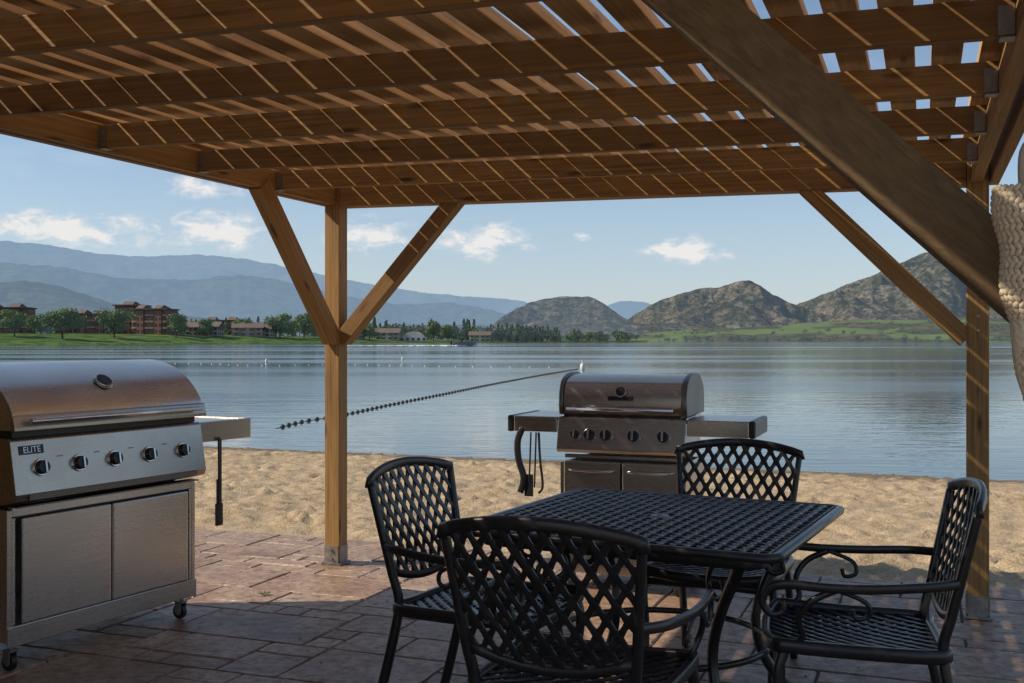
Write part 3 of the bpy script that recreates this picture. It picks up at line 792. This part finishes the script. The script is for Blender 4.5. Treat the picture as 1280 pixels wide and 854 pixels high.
badge_text("ELITE",.036,(-.435,-.0400,.905),R(80),g,M_knob)
B=Part()
for x in(-.30,-.11,.08,.28):
    for q in(0,.016,.032): B.box((x,-.0425-.0027*(-q*6),.868-q),(.028,.002,.005),M=M)
B.build("panel_markings",M_steeldark,g)
def lid(profile,x0,x1,mat,name,par):
    B=Part();pr=smoothpts([(0,a,b) for a,b in profile],6);B.prism([(p.y,p.z) for p in pr],x0,x1);o=B.build(name,mat,par,smooth=True)
    m=o.modifiers.new("b",'BEVEL');m.width=.008;m.segments=3;m.limit_method='ANGLE';m.angle_limit=R(50)
    try:o.data.set_sharp_from_angle(angle=R(40))
    except:pass
lid([(-.035,.985),(-.045,1.03),(-.02,1.09),(.05,1.165),(.15,1.225),(.28,1.255),(.40,1.245),(.49,1.19),(.545,1.09),(.555,.985)],-hw-.005,hw+.005,M_steel,"hood",g)
B=Part();B.box((0,.26,.970),(2*hw-.03,.54,.028));B.build("firebox_gap",M_blackplastic,g)
B=Part();B.prism([(-.062,.985),(-.062,1.0),(-.05,1.045),(-.04,1.05),(-.035,.985)],-hw-.012,hw+.012);
B.build("hood_lip",M_steel2,g,bevel=.003)
B=Part();B.cyl((-hw+.05,-.085,1.025),(hw-.05,-.085,1.025),.011,seg=14)
for x in(-hw+.09,hw-.09):B.cyl((x,-.04,1.025),(x,-.088,1.025),.010)
B.build("hood_handle",M_knob,g,smooth=True)
tn=Vector((0,-.62,.78)).normalized();c=Vector((0.0,.045,1.165))
B=Part();B.cyl(c,c+tn*.014,.046,.043,28);B.build("thermometer_bezel",M_knob,g,bevel=.003)
B=Part();B.cyl(c+tn*.0145,c+tn*.017,.034,.034,24);B.build("thermometer_face",M_blackplastic,g)
B=Part();B.box((hw+.20,.22,.930),(.37,.42,.03));B.box((hw+.20,.0,.90),(.37,.02,.10));B.box((hw+.385,.21,.90),(.02,.42,.10));B.box((hw+.10,.3,.87),(.16,.03,.06))
B.build("side_shelf",M_steel2,g,bevel=.004)
B=Part();x=hw+.14
B.cyl((x,-.02,.87),(x,-.022,.60),.006,seg=8);B.sweep([(x,-.022,.66),(x,-.022,.53)],.030,.018,Vector((0,1,0)),8);B.sweep([(x+.0,-.022,.54),(x,-.022,.43)],.05,.014,Vector((0,1,0)),8);B.cyl((x+.015,-.02,.86),(x+.015,-.02,.60),.004,seg=8)
B.build("hanging_grill_brush",M_blackplastic,g)
def caster(P,Q,x,y,r_=.036):
    P.cyl((x-.012,y+.012,r_),(x+.012,y+.012,r_),r_,r_,20);Q.cyl((x-.0135,y+.012,r_),(x+.0135,y+.012,r_),r_*.5,r_*.5,12)
    for s in(-1,1):Q.box((x+s*.018,y+.008,r_+.022),(.003,.04,.05))
    Q.box((x,y+.004,r_+.048),(.042,.045,.006));Q.cyl((x,y,r_+.04),(x,y,.128),.010,seg=10)
P=Part();Q=Part()
for x in(-hw+.05,hw-.05):
    for y in(.04,D-.05):caster(P,Q,x,y)
P.build("caster_wheels",M_blackplastic,g,bevel=.003);Q.build("caster_forks",M_galv,g)
# --- smaller grill behind the table
g=empty("barbecue_grill",(.585,5.76,0),-A)
hw=.345;D=.50
B=Part();B.box((0,D/2,.12),(2*hw,D,.05));B.box((-hw+.012,D/2,.42),(.024,D,.55));B.box((hw-.012,D/2,.42),(.024,D,.55));B.box((0,D-.012,.42),(2*hw-.05,.02,.55));B.box((0,.012,.725),(2*hw-.05,.024,.02))
B.build("cart_body",M_steel2,g,bevel=.004)
B=Part()
for s in(-1,1):B.box((s*.163,-.003,.425),(.318,.024,.55))
B.build("doors",M_steel2,g,bevel=.008)
B=Part();B.box((0,.012,.42),(.02,.01,.55))
B.build("door_gap",M_blackplastic,g)
B=Part()
for s in(-1,1):
    B.sweep(smoothpts([(s*.05,-.018,.655),(s*.05,-.04,.655),(s*.16,-.046,.652),(s*.27,-.04,.655),(s*.27,-.018,.655)],4),.018,.014,Z,8)
B.build("door_handles",M_knob,g,smooth=True)
B=Part();B.prism([(.05,.74),(-.045,.75),(-.055,.77),(-.02,.93),(-.01,.94),(.05,.94)],-hw-.005,hw+.005);B.prism([(.051,.74),(.051,.94),(D-.02,.94),(D-.06,.74)],-hw+.01,hw-.01)
B.build("control_panel",M_steel2,g,bevel=.004)
pn=Vector((0,-.976,.21));P=Part();K=Part()
for x in(-.245,-.165,-.075,.075,.235): knob(P,K,(x,-.040,.845),pn,.034 if x>-.2 else .026)
P.build("knobs",M_blackplastic,g,bevel=.002);K.build("knob_bezels",M_knob,g,bevel=.001)
lid([(-.01,.955),(-.02,1.0),(-.012,1.07),(.02,1.125),(.10,1.155),(.22,1.165),(.34,1.15),(.42,1.09),(.44,1.0),(.44,.955)],-hw+.025,hw-.02,M_steel2,"hood",g)
prof=[(-.02,.95),(-.03,1.0),(-.022,1.075),(.015,1.135),(.10,1.167),(.22,1.177),(.34,1.16),(.43,1.095),(.45,1.0),(.45,.95)]
B=Part();pr=[(p.y,p.z) for p in smoothpts([(0,a,b) for a,b in prof],5)]
B.prism(pr,-hw+.0,-hw+.024);B.prism(pr,hw-.019,hw+.012);B.build("hood_end_caps",M_steeldark,g,bevel=.006)
B=Part();B.cyl((-hw+.06,-.075,.985),(hw-.05,-.075,.985),.012,seg=14)
for x in(-hw+.09,hw-.08):B.cyl((x,-.01,.985),(x,-.078,.985),.010)
B.build("hood_handle",M_knob,g,smooth=True)
B=Part();B.box((0,.2,.947),(2*hw-.05,.42,.014));B.build("firebox_gap",M_blackplastic,g)
tn=Vector((0,-.95,.25)).normalized();c=Vector((0,-.018,1.078))
B=Part();B.cyl(c,c+tn*.010,.034,.032,24);B.build("thermometer_bezel",M_knob,g);B=Part();B.cyl(c+tn*.0105,c+tn*.013,.025,seg=20);B.box(c+Vector((0,-.004,-.036)),(.14,.008,.022),M=tn.to_track_quat('Y','Z').to_matrix());B.build("thermometer_face_and_badge",M_blackplastic,g)
B=Part()
for s,l in((-1,.27),(1,.34)):
    B.box((s*(hw+l/2+.005),.20,.925),(l,.42,.022));B.box((s*(hw+l/2),-.012,.895),(l-.02,.03,.085))
B.build("side_shelves",M_steel2,g,bevel=.006)
B=Part()
for s,l in((-1,.28),(1,.345)):
    B.box((s*(hw+l),.20,.895),(.035,.46,.09))
B.build("shelf_end_caps",M_blackplastic,g,bevel=.01)
B=Part()
for x,l in((-.50,.27),(-.47,.30)):
    B.cyl((x,-.04,.85),(x-.008,-.045,.85-l),.005,seg=8)
B.sweep(smoothpts([(-.455,-.04,.85),(-.445,-.045,.70),(-.43,-.045,.56),(-.455,-.045,.52)],5),.014,.006,Vector((0,1,0)),6)
B.sweep([(-.51,-.045,.62),(-.51,-.045,.50)],.055,.004,Vector((0,1,0)),6)
B.build("hanging_tongs_and_spatula",M_blackplastic,g)
B=Part();B.sweep(smoothpts([(-.55,-.04,.87),(-.575,-.045,.80),(-.57,-.045,.70),(-.54,-.045,.60),(-.56,-.045,.52)],6),.036,.024,Vector((0,1,0)),8);B.build("hanging_brush",M_blackplastic,g,smooth=True)
P=Part();Q=Part()
for x in(-hw+.05,hw-.05):
    for y in(.04,D-.05):caster(P,Q,x,y)
P.build("caster_wheels",M_blackplastic,g);Q.build("caster_forks",M_galv,g)
# ------------------------------------------------------------------ woven rope hanging
e=empty("woven_rope_hanging",(.664,1.40,0));P=Part()
rows=34
for rI in range(rows):
    z=1.545-rI*.0082;t=rI/rows
    rx=.032+.008*math.sin(t*5+.5)+.003*math.sin(t*17)-.010*t;ry=rx*.8;cx=.004*math.sin(t*7)+.016*t
    cols=max(10,int(2*math.pi*rx/.0085))
    for i in range(cols):
        a=2*math.pi*(i+.5*(rI%2))/cols
        x=cx+rx*math.cos(a);y=ry*math.sin(a)
        M=Matrix.Rotation(a,3,'Z')@Matrix.Rotation(.6 if rI%2 else -.6,3,'X')
        P.ell((x,y,z+random.uniform(-.001,.001)),(.0046,.0042,.0068),7,5,M,tint=random.random())
P.ell((.004,0,1.41),(.023,.017,.135),12,10)
P.build("knitted_body",simple("jute",(.70,.58,.43),.95,0,200,.3,.3),e,smooth=True)
P=Part();P.sweep(smoothpts([(.0,0,1.53),(.01,.02,1.60),(.06,.06,1.63),(.10,.10,1.60),(.11,.06,1.56),(.04,-.01,1.535)],6),.012,.012,Vector((.3,.9,.1)),8)
P.build("hanging_loop",simple("jute_loop",(.50,.42,.30),.95),e,smooth=True)
